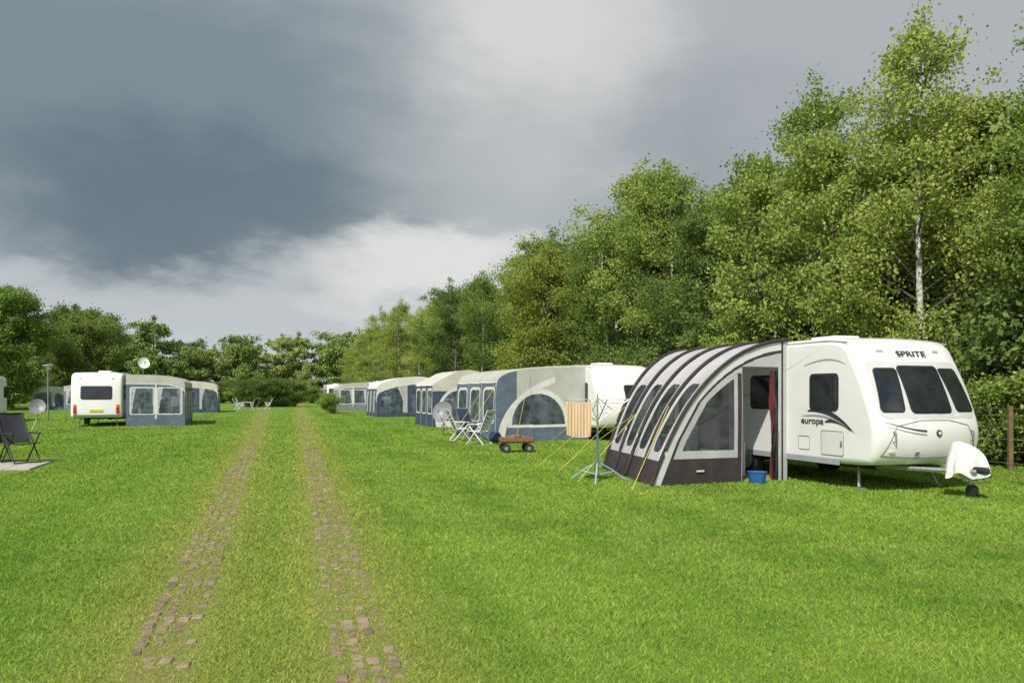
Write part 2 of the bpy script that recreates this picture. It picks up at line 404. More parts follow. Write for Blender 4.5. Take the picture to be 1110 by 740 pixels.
        swoosh((-1.3,2.12),(-.6,2.3),(-.2,2.1),.03,DECG,.006)
        g.obj('side_decals_and_hatches',e,True)
        def text(s_,size,M,mat,name):
            cu=bpy.data.curves.new(name,'FONT'); cu.body=s_; cu.size=size; cu.extrude=.002; cu.align_x='CENTER'; cu.align_y='CENTER'; cu.offset=.002
            ob=bpy.data.objects.new(name,cu); cu.materials.append(mat); scene.collection.objects.link(ob); ob.parent=e; ob.matrix_local=M
        X=Vector((0,1,0)); Yv=(Vector((fxz(0,2.34),0,2.34))-Vector((fxz(0,2.24),0,2.24))).normalized(); Z=X.cross(Yv)
        M=Matrix.Identity(4)
        for i,vv in enumerate((X*1.45,Yv,Z)):
            for k in range(3): M[k][i]=vv[k]
        pos=Vector((fxz(0,2.29),0,2.29))+Z*.02; 
        for k in range(3): M[k][3]=pos[k]
        text('SPRITE',.15,M,DECAL,'front_lettering')
        M=Matrix(((1.3,0,0,-1.08),(0,0,-1,-hw-.01),(0,1,0,1.14),(0,0,0,1)))
        text('europa',.16,M,DECAL,'side_lettering')
        g=MB()
        def drape(a,b):
            ph=a*2*math.pi; r=b; fold=math.sin(ph*6+1)*.5+math.sin(ph*11+2.2)*.35+math.sin(ph*3)*.4
            rad=(.04+.22*r**.8)*(1+.22*fold*r*r)
            lob=1+.35*math.cos(ph-.4)+.15*math.sin(2*ph+1)
            x=1.02+rad*1.15*lob*math.cos(ph); y=.02+rad*.9*math.sin(ph)
            z=.84-.13*r-.34*r**3+.07*r*r*math.sin(ph*2+.6)+.035*r*math.sin(ph*5+r*7)-.06*r*r*math.cos(ph*3)+.05*math.exp(-((x-.9)**2+y*y)*60)
            if b==0: x,y,z=1.02,.02,.84
            return (x,y,z)
        g.sheet(drape,90,26,lambda a,b:0,[CLOTH]); g.obj('hitch_cover',e,True)
    return e
U=Vector((.318,-.948,0)); R=Vector((.948,.318,0)); ROT=math.atan2(U.y,U.x)
caravan('caravan',(6.78,13.40,0),ROT,'front',5.9,True)
caravan('caravan',(3.80,27.0,0),ROT,'front',5.8,win='one')
def onaxis(base,b,a=0): v=Vector((base[0],base[1],0))+R*b+U*a; return (v.x,v.y,0)
caravan('caravan',onaxis((-.66,38.0),1.2,.3),ROT,'front',5.6,body=WHITE2)
caravan('caravan',onaxis((-5.9,53.0),1.2,.3),ROT,'front',5.6,body=WHITE2)
caravan('caravan',onaxis((-13.6,74),1.2,.3),ROT,'front',5.6)
caravan('caravan',onaxis((-21.5,96),0.0,.3),ROT,'front',5.6)
caravan('caravan',(-19.9,37.65,0),ROT,'rear',5.8)
caravan('caravan',onaxis((-26.3,63),-1.2,.3),ROT,'rear',5.6)
caravan('caravan',onaxis((-28.3,42.0),-1.15,0),ROT,'rear',4.6)
# ------------------------------------------------------------ awnings
def smooth_open(p,n=3):
    for _ in range(n):
        q=[p[0]]
        for i in range(len(p)-1):
            a=np.array(p[i]);b=np.array(p[i+1]); q+= [tuple(a*.75+b*.25),tuple(a*.25+b*.75)]
        q.append(p[-1]); p=q
    return p
def awning(name,C,D,A,B,prof,W,Lm,near,sweep,mats,res=(120,110),sag=.03,bays=4,sm=3,far=None):
    C,D,A,B=[Vector((*q,0)) for q in (C,D,A,B)]
    e=empty(name,C)
    pr=smooth_open(prof,sm); us=np.array([a for a,_ in pr]); zs=np.array([b for _,b in pr])
    al=np.concatenate([[0],np.cumsum(np.hypot(np.diff(us)*W,np.diff(zs)))]); al/=al[-1]
    def P(s,u,z): 
        w=C.lerp(D,s); f=A.lerp(B,s); q=w.lerp(f,u)-C; return Vector((q.x,q.y,z))
    usi=us.copy()
    for i in range(1,len(usi)):
        if usi[i]<=usi[i-1]: usi[i]=usi[i-1]+1e-5
    def zt(u): return float(np.interp(u,usi,zs)) if u<usi[-1]-1e-4 else float(max(zs[usi>=usi[-1]-2e-3]))
    din=(D-C).normalized()
    mb=MB()
    def pn(u,b): 
        wr=.02*math.sin(u*W*3.1+b*2)*math.sin(b*3.1)*math.sin(math.pi*u)
        return P(0,u,b*zt(min(u,.998)))+din*wr
    mb.sheet(pn,res[0],res[1],lambda u,b: near(u,b*zt(min(u,.998)),zt(min(u,.998))),mats)
    mb.obj('near_end_panel',e,True)
    mb=MB(); fc=far or near
    mb.sheet(lambda u,b:P(1,u,b*zt(min(u,.998))),res[0]//2,res[1]//2,lambda u,b: fc(u,b*zt(min(u,.998)),zt(min(u,.998))),mats)
    mb.obj('far_end_panel',e,True)
    mb=MB()
    def ps(s,b):
        u=float(np.interp(b,al,us)); z=float(np.interp(b,al,zs)); k=abs(math.sin(math.pi*s*bays))**.7
        q=P(s,u,z); g=sag*k*min(1,4*b)*min(1,(1-b)*3)
        q-= (A-C).normalized()*g*.8*(u**1) ; q.z-=g*(1-u*.7); return q
    mb.sheet(ps,res[0],res[1],lambda s,b: sweep(s,float(np.interp(b,al,us)),float(np.interp(b,al,zs)),b),mats)
    mb.obj('roof_and_front',e,True)
    return e,P,us,zs
ARCH=[(0,2.62),(.12,2.58),(.28,2.46),(.5,2.12),(.72,1.52),(.88,.78),(1,0.0)]
au=[a for a,_ in ARCH]; az=[b for _,b in ARCH]
def rrin(x,y,x0,y0,x1,y1,r):
    if x<x0 or x>x1 or y<y0 or y>y1: return False
    dx=max(x0+r-x,0,x-(x1-r)); dy=max(y0+r-y,0,y-(y1-r)); return dx*dx+dy*dy<=r*r
def near_main(u,z,t):
    edge=min(t-z,(float(np.interp(z,az[::-1],au[::-1]))-u)*2.9)
    if u<.045: return 1 if u>.03 else 0
    if .07<u<.35 and z<min(2.12,t-.2): return None
    if edge<.17: return 3
    if edge<.23: return 1
    if .355<u<.385 and z<2.0: return 1
    if z<.46 and u>.385: return 1
    if .41<u and z>.60 and z<t-.36 and edge>.36: return 1 if (.665<u<.675) else 2 
    return 0
def sweep_main(s,u,z,b):
    f=(s*4)%1
    if s<.035 : return 3
    if z<.42: return 1 if not(.0<f<.03) else 0
    if f<.24: return 1 
    if z<1.85 and z>.58 and rrin(f,z,.40,.58,.84,1.85,.12): return 2
    if f>.95: return 1
    return 3 if f<.34 else 0
LSIL=pmat('light_silver_fabric',(.68,.68,.68),.7,.05,3,bump=.3,bscale=4,transl=.12)
e,P,us,zs=awning('porch_awning',(5.17,14.75),(4.0,18.3),(2.45,13.75),(1.98,16.9),ARCH,2.9,3.7,near_main,sweep_main,[SILV,BLK,MESHW,LSIL],res=(260,230),sag=.07,sm=3)
g=MB()
for s in (0,.25,.5,.75,1):
    g.tube([P(s,float(u),float(z)+.015)+Vector((-.015 if u>.3 else 0,-.01,0)) for u,z in zip(us,zs)],.035,BLK,8)
g.obj('arched_poles',e,True)
g=MB()
g.sheet(lambda a,b:P(.0,.05+.07*a+.012*math.sin(b*9+a*20),.05+2.0*b)+Vector((.0,.05+.05*math.sin(a*25+b*3),0)),20,24,lambda a,b:0 if a<.85 else 1,[BLK,pmat('dark_red_cloth',(.12,.02,.02),.8)])
g.sheet(lambda a,b:P(.08,.0+.36*a,.05+2.05*b)+Vector((.02*math.sin(a*16),.25+.04*math.sin(a*30),0)),30,3,lambda a,b:0 if a>.62 else None,[SILV])
for (s,u,z,d,m_) in ((.3,.2,.35,(.5,.5,.7),WHITE2),(.55,.7,.35,(.7,.5,.7),GREYP),(.6,.4,.75,(.4,.3,.3),CURT),(.35,.55,.5,(.5,.4,1.0),CURT),(.2,.75,.4,(.4,.4,.8),NAVY)):
    g.box(P(s,u,z),d,m_,bev=.04)
g.obj('curtain_and_contents',e,True)
g=MB(); g.add([P(0,0,.008),P(0,.99,.008),P(1,.99,.008),P(1,0,.008)],[(0,1,2,3)],BROWNW); g.obj('groundsheet',e)
g=MB(); q=P(0,.66,.24); g.box(q+Vector((0,-.03,0)),(.16,.006,.03),TRIM,rot=Matrix.Rotation(math.atan2(1.0,2.72),3,'Z')); g.obj('skirt_label',e)
def guy(name,pairs):
    ge=empty(name); g=MB()
    for a,b in pairs:
        g.tube([a,b],.006,YEL,4); b=Vector(b); g.tube([b,b+Vector((0,0,.05))],.01,STEEL,4)
    g.obj('cords_and_pegs',ge)
guy('guy_rope',[((2.75,13.8,1.4),(1.95,12.9,0)),((2.45,14.9,1.35),(1.2,14.4,0)),((2.3,16.0,1.35),(.95,16.2,0)),((2.15,16.9,1.4),(.6,17.7,0)),((2.4,15.5,1.2),(1.0,16.9,0)),((2.0,17,1.5),(.35,19.2,0))])
tub=empty('blue_tub',(4.45,14.25,0)); g=MB()
g.tube([(0,0,0),(0,0,.02),(0,0,.2),(0,0,.21)],[.13,.14,.17,.185],BLUE,20); g.obj('tub',tub,True)
FL=[(0,2.58),(.4,2.55),(.8,2.44),(.95,2.25),(1,1.95),(1,0)]
def near_arch(u,z,t):
    x=u*3.2
    q=((x-1.75)/1.05)**2+((z-.55)/1.22)**2
    if z<.06: return 1
    if z>.55 and q<.74: return 3
    if z>.46 and q<1.0: return 2
    if t-z<.05: return 2
    q2=((x)/3.0)**2+((z)/2.25)**2
    if .93<q2<1.09 and x>1.2: return 2
    if q2>=1.09: return 1 if x>2.5 else 0
    if z<.46: return 1
    if x>2.2 and z<1.25: return 1
    return 0
def sweep_arch(s,u,z,b):
    f=(s*3)%1
    if u<.97: return 0
    if z>1.98: return 2 if z<2.03 else 0
    if rrin(f,z,.18,.65,.84,1.75,.12): return 3
    if rrin(f,z,.12,.58,.90,1.84,.15): return 2
    if f<.03: return 2
    return 1
M4=[ROOFG,SLATE,TRIM,FILM2]; M4N=[CREAM,NAVYC,TRIM,FILM2]
def contents(e,P,n=5):
    g=MB()
    for k in range(n):
        s,u=random.uniform(.1,.9),random.uniform(.2,.85); hh=random.uniform(.5,1.3)
        g.box(P(s,u,hh/2),(random.uniform(.3,.7),random.uniform(.3,.6),hh),random.choice((WHITE2,CURT,NAVY,WOOD,GREYP)),bev=.05)
    g.obj('contents',e)
def row_awning(name,A,W,L,side,near,sweep,prof=FL,res=(110,90),mats=M4,bays=3):
    A=Vector((*A,0)); o=-R*side
    C=A-o*W; l=-U
    r=awning(name,C.xy,(C+l*L).xy,A.xy,(A+l*L).xy,prof,W,L,near,sweep,mats,res=res,bays=bays,sm=2,sag=.06)
    contents(r[0],r[1]); return r
row_awning('awning_tent',(-.55,26.2),3.4,5.2,1,near_arch,sweep_arch,res=(190,170))
guy('guy_rope',[((-.5,26.3,1.95),(-1.7,25.3,0)),((.6,26.6,2.3),(.1,24.9,0)),((-.9,28,1.95),(-2.2,27.6,0))])
def near_cur(u,z,t):
    x=u*3.2
    if z<.35: return 1
    if z>t-.42: return 0
    if z>t-.46: return 2
    if abs(x-1.6)<.05: return 2
    if rrin(x,z,.25,.6,1.5,1.85,.1) or rrin(x,z,1.7,.6,3.0,1.85,.1):
        return 4 if (x%1.45)<.28+.2*(z-.6) else 3
    if rrin(x,z,.2,.55,1.55,1.9,.1) or rrin(x,z,1.65,.55,3.05,1.9,.1): return 2
    return 1
def near_soft(u,z,t):
    x=u*3.2
    if z>t-.55: return 0
    c=.28+.75*max(0,(z-.9)/1.2)**2
    for x0,x1 in ((.1,1.6),(1.7,3.1)):
        if x0+c*.5<x<x1-c*.5 and z>.25: return 3
    return 4 if z>.3 and (x%1.6)<.5 else 1
def sweep_cur(s,u,z,b):
    f=(s*3)%1
    if u<.97: return 0
    if z>1.9: return 0
    if f<.05: return 2
    if rrin(f,z,.15,.65,.5,1.75,.08): return 3
    if rrin(f,z,.55,.25,.9,1.75,.08): return 4
    return 1
M5=[ROOFG,SLATE,TRIM,FILM2,CURT]; M5N=[CREAM,NAVYC,TRIM,FILM2,CURT]; M5G=[ROOFG,GREYC,TRIM,FILM2,CURT]
def near_dk(u,z,t):
    x=u*3.2
    q=((x-1.9)/1.15)**2+((z-.3)/1.6)**2
    if z>t-.3: return 0
    if q<.8 and z>.3: return 3
    if q<1: return 2
    return 1 if z<1.7 else 0
row_awning('awning_tent',(-3.75,37),3.2,4,1,near_dk,sweep_arch,mats=M4N,prof=[(0,2.35),(.5,2.85),(.9,2.2),(1,2.0),(1,1.9),(1,0)])
row_awning('awning_tent',(-9.0,52),4.2,4.5,1,near_soft,sweep_cur,mats=[TRIM,NAVYC,TRIM,FILM2,CURT],prof=[(0,2.5),(.3,2.75),(.65,2.6),(.92,2.25),(1,1.95),(1,0)])
row_awning('awning_tent',(-16.2,73),2.8,4,1,near_cur,sweep_cur,mats=M5G,res=(60,50))
row_awning('awning_tent',(-16.2,38.9),2.65,5.5,-1,near_cur,sweep_cur,mats=M5,res=(150,130),prof=[(0,2.5),(.5,2.5),(.85,2.42),(.98,2.2),(1,2.05),(1,0)])
row_awning('awning_tent',(-23.9,63.8),2.8,5,-1,near_soft,sweep_cur,mats=M5N,res=(70,60))
row_awning('awning_tent',(-37.5,72),3.2,4,-1,near_cur,sweep_cur,mats=M5G,res=(60,50),prof=[(0,2.2),(.5,2.45),(.95,1.9),(1,1.8),(1,0)])
row_awning('awning_tent',(-41.5,74),3.4,4,-1,near_soft,sweep_cur,mats=M5,res=(60,50),prof=[(0,2.0),(.5,2.3),(.95,1.7),(1,1.6),(1,0)])
# ------------------------------------------------------------ furniture etc
def chair(name,loc,rot,fabric,frame,s=1,recl=.30):
    e=empty(name,loc,rot,s); g=MB()
    for y in(-.26,.26):
        g.tube([(.30,y,0),(-.20,y,.62)],.017,frame); g.tube([(-.32,y,0),(.24,y,.62)],.017,frame)
        g.tube([(-.18,y,.40),(-.18-recl,y,1.08)],.017,frame); g.tube([(.24,y,.43),(-.2,y,.40)],.017,frame)
        g.box((.0,y*1.08,.64),(.5,.055,.03),frame,bev=.01)
    for x,z in((.30,.02),(-.32,.02),(-.18-recl,1.07)): g.tube([(x,-.26,z),(x,.26,z)],.014,frame)
    g.obj('frame',e,True)
    g=MB()
    g.sheet(lambda a,b:(.24-.44*a,-.24+.48*b,.43-.03*a-.03*math.sin(math.pi*b)*math.sin(math.pi*a)),8,8,lambda a,b:0,[fabric])
    g.sheet(lambda a,b:(-.18-recl*a-.04*math.sin(math.pi*b)*math.sin(math.pi*a),-.24+.48*b,.42+.64*a),10,8,lambda a,b:0,[fabric])
    g.obj('sling',e,True); return e
DARKF=pmat('dark_chair_fabric',(.03,.032,.036),.75,.2)
chair('folding_chair',(-11.25,18.0,.035),-.6,DARKF,RUB,1.05,.36)
chair('folding_chair',(-12.3,18.6,.035),2.5,DARKF,RUB)
chair('folding_chair',(-1.05,25.0,0),math.radians(150),STRIPE,WHITE2,1.0)
chair('folding_chair',(-1.75,26.6,0),math.radians(20),STRIPE,WHITE2,1.0)
chair('folding_chair',(-1.55,28.6,0),math.radians(60),NAVY,STEEL,1.0)
for (x,y,a,f) in ((-25.2,73,.5,STRIPE),(-24.3,74,2.5,DARKF),(-26.2,75,.2,BLUE),(-23.8,76.5,3.3,WHITE2)): chair('folding_chair',(x,y,0),a,f,WHITE2)
t=empty('camping_table',(-25.2,74.8,0)); g=MB(); g.box((0,0,.7),(1.0,.7,.04),WHITE2,bev=.01)
for x in(-.4,.4):
    for y in(-.28,.28): g.tube([(x,y,0),(x,y,.69)],.015,STEEL)
g.obj('table',t)
t=empty('blue_bag',(-.55,25.5,0)); g=MB(); g.sph((0,0,.20),(.20,.15,.21),NAVY,16,10,lambda d:1+.08*math.sin(d.x*8+d.z*6)); g.obj('bag',t,True)
t=empty('patio_paving',(0,0,0)); g=MB()
for i in range(6):
    for j in range(4):
        c=Vector((-10.15,17.0,0))+R*(-.42-i*.5)+(-U)*(-.1+j*.5); g.box((c.x,c.y,.015),(.485,.485,.04),CONC,rot=Matrix.Rotation(ROT,3,'Z'),bev=.006)
g.obj('slabs',t)
t=empty('wooden_cart',(.12,21.6,0),.12,1.05); g=MB()
for k in range(4): g.box((0,-.2+.13*k,.27),(.86,.115,.03),WOOD,bev=.006)
for y in(-.27,.27): g.box((0,y,.34),(.86,.025,.10),WOOD,bev=.006)
for x in(-.43,.43): g.box((x,0,.34),(.025,.5,.10),WOOD,bev=.006)
g.obj('tray',t)
g=MB()
for x in(-.3,.3):
    g.tube([(x,-.3,.12),(x,.3,.12)],.015,STEEL)
    for y in(-.28,.28): g.cyl((x,y,.12),(0,1,0),.12,.06,RUB,18); g.cyl((x,y*1.12,.12),(0,1,0),.05,.02,STEEL,12)
g.tube([(-.43,0,.2),(-.75,-.05,.32),(-1.0,-.05,.5)],.014,RUB); g.obj('wheels_and_handle',t,True)
g=MB()
for k in range(5): g.cyl((-.25+.12*k,.02*(k%2),.35+.03*(k%3)),(random.uniform(-1,1),1,0),.045,.35,WOOD,9)
g.obj('firewood',t)
# rotary dryer
t=empty('clothes_dryer',(1.59,14.6,0)); g=MB()
LB=pmat('pale_blue_tube',(.35,.5,.68),.35,.1)
g.tube([(0,0,.1),(0,0,1.62)],.018,STEEL,10); g.tube([(0,0,.3),(0,0,.9)],.024,LB,10)
for a in (20,140,260):
    x,y=math.cos(math.radians(a)),math.sin(math.radians(a))
    g.tube([(0,0,.36),(.3*x,.3*y,.2),(.6*x,.6*y,.0)],.014,LB); g.tube([(0,0,.12),(.34*x,.34*y,.17)],.01,LB)
arms=[]
for a in (10,100,190,280):
    x,y=math.cos(math.radians(a)),math.sin(math.radians(a)); g.tube([(0,0,1.1),(.62*x,.62*y,1.52)],.011,STEEL); arms.append((x,y))
    g.tube([(0,0,1.55),(.3*x,.3*y,1.31)],.008,STEEL)
for r_ in (.25,.4,.52,.62):
    zz=1.1+.42*r_/.62
    for i in range(4): a,b=arms[i],arms[(i+1)%4]; g.tube([(a[0]*r_,a[1]*r_,zz),(b[0]*r_,b[1]*r_,zz-.01)],.004,TRIM,4)
g.obj('frame',t,True)
g=MB()
def towel(p,q,z0,z1,mat,d=0):
    p=Vector(p);q=Vector(q)
    g.sheet(lambda a,b:(lambda c:(c.x+.012*math.sin(a*14)-(.05*b*(a-.5)),c.y+.045*math.sin(a*11+b*2)*b+d,z0+(z1-z0)*b*(1+.06*math.sin(a*3))-.06*math.sin(math.pi*a)*(1-b)))(p.lerp(q,a)),30,20,lambda a,b:0,[mat])
towel((-.60,-.11,0),(-.16,-.50,0),1.5,.86,TOWEL); towel((-.38,-.22,0),(-.16,-.40,0),1.38,.98,TRIM)
g.obj('towels',t,True)
def dish(name,loc,h,r,az,mat,tripod=True):
    t=empty(name,loc,az); g=MB()
    if tripod:
        for a in(90,210,330):
            x,y=math.cos(math.radians(a)),math.sin(math.radians(a)); g.tube([(0,0,h*.55),(.42*x,.42*y,0)],.014,STEEL); g.tube([(0,0,h*.2),(.25*x,.25*y,h*.22)],.009,STEEL)
        g.tube([(0,0,h*.15),(0,0,h)],.018,STEEL)
    else: g.tube([(0,0,h-.55),(0,0,h)],.018,STEEL)
    n=24; vs=[(.03,0,h)];fs=[]
    tilt=Matrix.Rotation(math.radians(-22),3,'Y')
    for k in range(1,6):
        rr_=r*k/5
        for i in range(n):
            a=2*math.pi*i/n; q=tilt@Vector((.03+.35*rr_**2/r,rr_*math.cos(a),rr_*math.sin(a)*1.08)); vs.append((q.x,q.y,q.z+h))
    for i in range(n): fs.append((0,1+i,1+(i+1)%n))
    for k in range(4):
        for i in range(n): j=(i+1)%n; fs.append((1+k*n+i,1+(k+1)*n+i,1+(k+1)*n+j,1+k*n+j))
    g.add(vs,fs,mat); q=tilt@Vector((.5*r/.4,0,-.35*r))
    g.tube([(.02,0,h-r),(q.x,0,h+q.z)],.01,STEEL); g.box((q.x,0,h+q.z+.03),(.1,.06,.07),GREYP,bev=.01)
    g.obj('dish',t,True)
dish('satellite_dish',(-20.2,33.4,0),1.0,.32,math.radians(-60),GREYP)
dish('satellite_dish',(-2.6,30,0),.85,.4,math.radians(-110),GREYP)
dish('satellite_dish',(-18.0,38.3,2.25),.78,.27,math.radians(-50),WHITE,False)
t=empty('street_lamp',(-27.6,46.7,0)); g=MB(); g.tube([(0,0,0),(0,0,.9),(0,0,.92),(0,0,3.0)],[.06,.06,.04,.035],GREYP,10)
g.tube([(0,0,2.98),(0,0,3.02),(0,0,3.2),(0,0,3.22)],[.05,.11,.13,.1],WHITE2,16); g.tube([(0,0,3.21),(0,0,3.25),(0,0,3.32)],[.34,.33,.06],GREYP,20); g.obj('post_and_lantern',t,True)
t=empty('wire_fence'); g=MB(); fp=[]
for k in range(16):
    y=16.6+(k-1)*2.6; x=16.1-.335*y; fp.append((x,y))
    g.box((x,y,.68),(.09,.09,1.36),WOOD,bev=.012)
for i in range(len(fp)-1):
    for z in (.15,.4,.65,.9,1.15,1.3): g.tube([(*fp[i],z),(*fp[i+1],z)],.004,STEEL,4)
g.obj('posts_and_wire',t)
t=empty('water_hose',(8.45,14.2,0)); g=MB(); g.tube([(.0+.25*math.sin(a*1.3),.18*math.cos(a),.03+.1*max(0,math.sin(a*.7))+.012*a) for a in np.linspace(0,9,40)],.014,BLUE,6); g.obj('hose',t,True)
# ------------------------------------------------------------ ground, pavers, grass
g=MB(); g.add([(-500,-60,0),(500,-60,0),(500,900,0),(-500,900,0)],[(0,1,2,3)],LAWN); g.obj('ground')
g=MB(); t=empty('track_pavers')
for side in(0,1):
    y=2.5; 
    while y<24:
        for c in range(4):
            cov=.42+.38*math.sin(y*1.9+side*2)*math.sin(y*.63+1)+.1*math.sin(c*2.3+y*5)-(y-4)*.012
            if random.random()>cov+.12: continue
            off=(c-1.5)*.11+random.uniform(-.012,.012); yy=y+(.07 if c%2 else 0)
            xc=(-.70-.305*yy) if side==0 else (.43-.275*yy)
            k=random.uniform(.6,1)
            g.box((xc+off,yy,random.uniform(-.004,.004)),(.085*k,.115*k,.02),PAVER,rot=Matrix.Rotation(math.atan(.29)+random.uniform(-.2,.2),3,'Z'),bev=.022)
        y+=.145
g.obj('pavers',t)
nb=520000
Y=np.exp(rng.uniform(np.log(3.3),np.log(70),nb)); X=rng.uniform(-1,1,nb)*(.70*Y+1.2)
dl=np.abs(X+.305*Y+.70); dr=np.abs(X+.275*Y-.43); dd=np.minimum(dl,dr)
keep=((dd>.22)|(rng.random(nb)<.65))&(rng.random(nb)<np.clip((72-Y)/48,0,1))
keep&=~((X>-13.8)&(X<-10.1)&(Y>15.8)&(Y<19.8)&(X+ (Y-17)*.32< -10.05))
X=X[keep];Y=Y[keep];dd=dd[keep]; nb=len(X)
clump=.75+.5*np.sin(X*2.1+np.sin(Y*1.7))*np.sin(Y*1.3+X*.7)
h=(.017+.013*rng.random(nb))*(Y/5)**.25*(.85+.3*clump)*np.where(dd<.3,.6,1); w=.0042*(Y/5)**.9*(.7+.6*rng.random(nb))
a=rng.uniform(0,2*np.pi,nb); la=rng.uniform(0,2*np.pi,nb); ln=h*rng.uniform(.3,1.6,nb)
V=np.zeros((nb,3,3)); V[:,0]=np.stack([X-np.cos(a)*w,Y-np.sin(a)*w,np.zeros(nb)],1); V[:,1]=np.stack([X+np.cos(a)*w,Y+np.sin(a)*w,np.zeros(nb)],1)
V[:,2]=np.stack([X+np.cos(la)*ln,Y+np.sin(la)*ln,h],1)
def npmesh(name,V,k,mats):
    me=bpy.data.meshes.new(name); nf=V.shape[0]; vv=V.reshape(-1,3)
    me.vertices.add(len(vv)); me.vertices.foreach_set('co',vv.astype(np.float32).ravel())
    me.loops.add(nf*k); me.loops.foreach_set('vertex_index',np.arange(nf*k,dtype=np.int32))
    me.polygons.add(nf); me.polygons.foreach_set('loop_start',np.arange(0,nf*k,k,dtype=np.int32)); me.polygons.foreach_set('loop_total',np.full(nf,k,dtype=np.int32))
    for m in mats: me.materials.append(m)
    me.update(calc_edges=True); return me
me=npmesh('grass',V,3,[GRASS]); ob=bpy.data.objects.new('grass',me); scene.collection.objects.link(ob)
# ------------------------------------------------------------ trees
def tree_mesh(name,seed,H,Rc,nl,ppc,leaf,lm,bm,base=.08,peak=.45,trunk=.13,sig=.3,droop=0,lean=.25):
    rg=np.random.default_rng(seed); mb=MB(); cl=[]; sg=[]
    bend=rg.normal(0,lean,2)
    def tp(h): return np.array([bend[0]*math.sin(h*2.2)*1.2,bend[1]*math.sin(h*2.7)*1.2,h*H])
    hs=np.linspace(0,.95,9); mb.tube([tp(h) for h in hs],[trunk*(1-.9*h)*(1.25 if h==0 else 1) for h in hs],bm,8)
    if rg.random()<.6:
        o=rg.normal(0,.5,2); mb.tube([tp(.12),tp(.3)+np.array([*o,0]),tp(.6)+np.array([*o*1.7,0]),tp(.85)+np.array([*o*1.9,0])],[trunk*.6,trunk*.5,trunk*.3,.02],bm,6)
    lobe=rg.uniform(0,6.28,3)
    for i in range(nl):
        h=base+(.97-base)*((i+rg.random())/nl); az=i*2.399+rg.normal(0,.3)
        env=(math.sin(math.pi*min(1,(h-base)/(1-base))**(math.log(.5)/math.log(peak)))**.65)*.93+.1
        rc=Rc*env*rg.uniform(.5,1.2)*(1+.22*math.sin(2*az+lobe[0])+.2*math.sin(h*14+lobe[1]))
        p0=tp(max(.03,h-.06)); d=np.array([math.cos(az),math.sin(az),0]); rise=rc*rg.uniform(.3,.95)
        pts=[p0,p0+d*rc*.35+np.array([0,0,rise*.45]),p0+d*rc*.7+np.array([0,0,rise*.85]),p0+d*rc+np.array([0,0,rise*(1-droop)])]
        mb.tube(pts[:3]+[pts[2]*.4+pts[3]*.6],[.04*trunk/.13,.026,.012,.004],BARK,5,False)
        for f in (.4,.58,.75,.9,1.0):
            k=min(2.999,f*3); q=pts[int(k)]+(pts[int(k)+1]-pts[int(k)])*(k-int(k))
            cl.append(q+rg.normal(0,.12,3)); sg.append(sig*rg.uniform(.6,1.1))
            if f>.5:
                for sd in(-1,1):
                    l=rc*rg.uniform(.15,.4); q2=q+np.array([-d[1],d[0],0])*sd*l+d*l*.4+np.array([0,0,l*rg.uniform(-.1,.7)])
                    mb.tube([q,q*.3+q2*.7],[.01,.004],BARK,4,False); cl.append(q2); sg.append(sig*rg.uniform(.5,1.0))
    for k in range(5): cl.append(tp(.93+.025*k)+rg.normal(0,.1,3)); sg.append(sig*.5)
    cl=np.array(cl); sg=np.array(sg); drop=rg.random(len(cl))>.12; cl=cl[drop]; sg=sg[drop]
    n=len(cl)*ppc; idx=rg.integers(0,len(cl),n)
    c=cl[idx]+rg.normal(0,1,(n,3))*sg[idx][:,None]*np.array([1,1,.75])
    c[:,2]=np.maximum(c[:,2],.05)
    t=rg.normal(0,1,(n,3)); t[:,2]-=.6; t/=np.linalg.norm(t,axis=1)[:,None]
    b=rg.normal(0,1,(n,3)); b=np.cross(t,b); b/=np.linalg.norm(b,axis=1)[:,None]
    L=leaf*(.6+.8*rg.random(n))[:,None]; Wd=L*.36
    Q=np.stack([c-t*L*.5,c+b*Wd,c+t*L*.5,c-b*Wd],1)
    wv=np.array([tuple(v) for v in mb.v]); nw=len(wv)
    me=bpy.data.meshes.new(name); vv=np.concatenate([wv,Q.reshape(-1,3)])
    me.vertices.add(len(vv)); me.vertices.foreach_set('co',vv.astype(np.float32).ravel())
    wl=[i for f in mb.f for i in f]; wt=[len(f) for f in mb.f]
    loops=np.concatenate([np.array(wl,dtype=np.int32),np.arange(n*4,dtype=np.int32)+nw]); tot=np.concatenate([np.array(wt,dtype=np.int32),np.full(n,4,dtype=np.int32)])
    st=np.concatenate([[0],np.cumsum(tot)[:-1]]).astype(np.int32)
    me.loops.add(len(loops)); me.loops.foreach_set('vertex_index',loops)
    me.polygons.add(len(tot)); me.polygons.foreach_set('loop_start',st); me.polygons.foreach_set('loop_total',tot)
    me.polygons.foreach_set('material_index',np.concatenate([np.array(mb.m,dtype=np.int32),np.full(n,len(mb.mats),dtype=np.int32)]))
    for m_ in mb.mats: me.materials.append(m_)
    me.materials.append(lm); me.update(calc_edges=True); return me
T=[tree_mesh('birch_a',1,11.0,2.1,42,62,.11,LEAF_B,BIRCH,peak=.42,base=.14,lean=.5),
   tree_mesh('birch_b',2,11.8,1.9,44,60,.105,LEAF_B,BIRCH,peak=.5,droop=.3,base=.16,lean=.5),
   tree_mesh('decid_a',3,10.3,2.7,42,62,.125,LEAF_D,BARK,peak=.45),
   tree_mesh('decid_b',5,10.8,2.4,42,62,.125,LEAF_B,BARK,peak=.4),
   tree_mesh('birch_c',7,12.0,1.8,44,56,.10,LEAF_B,BIRCH,peak=.45,base=.14,lean=.6),
   tree_mesh('yellow_a',9,8.6,2.3,38,60,.12,LEAF_Y,BARK,peak=.4)]
BACK=tree_mesh('back_tree',55,10.6,2.9,34,30,.24,LEAF_F,BARK,peak=.45,sig=.42)
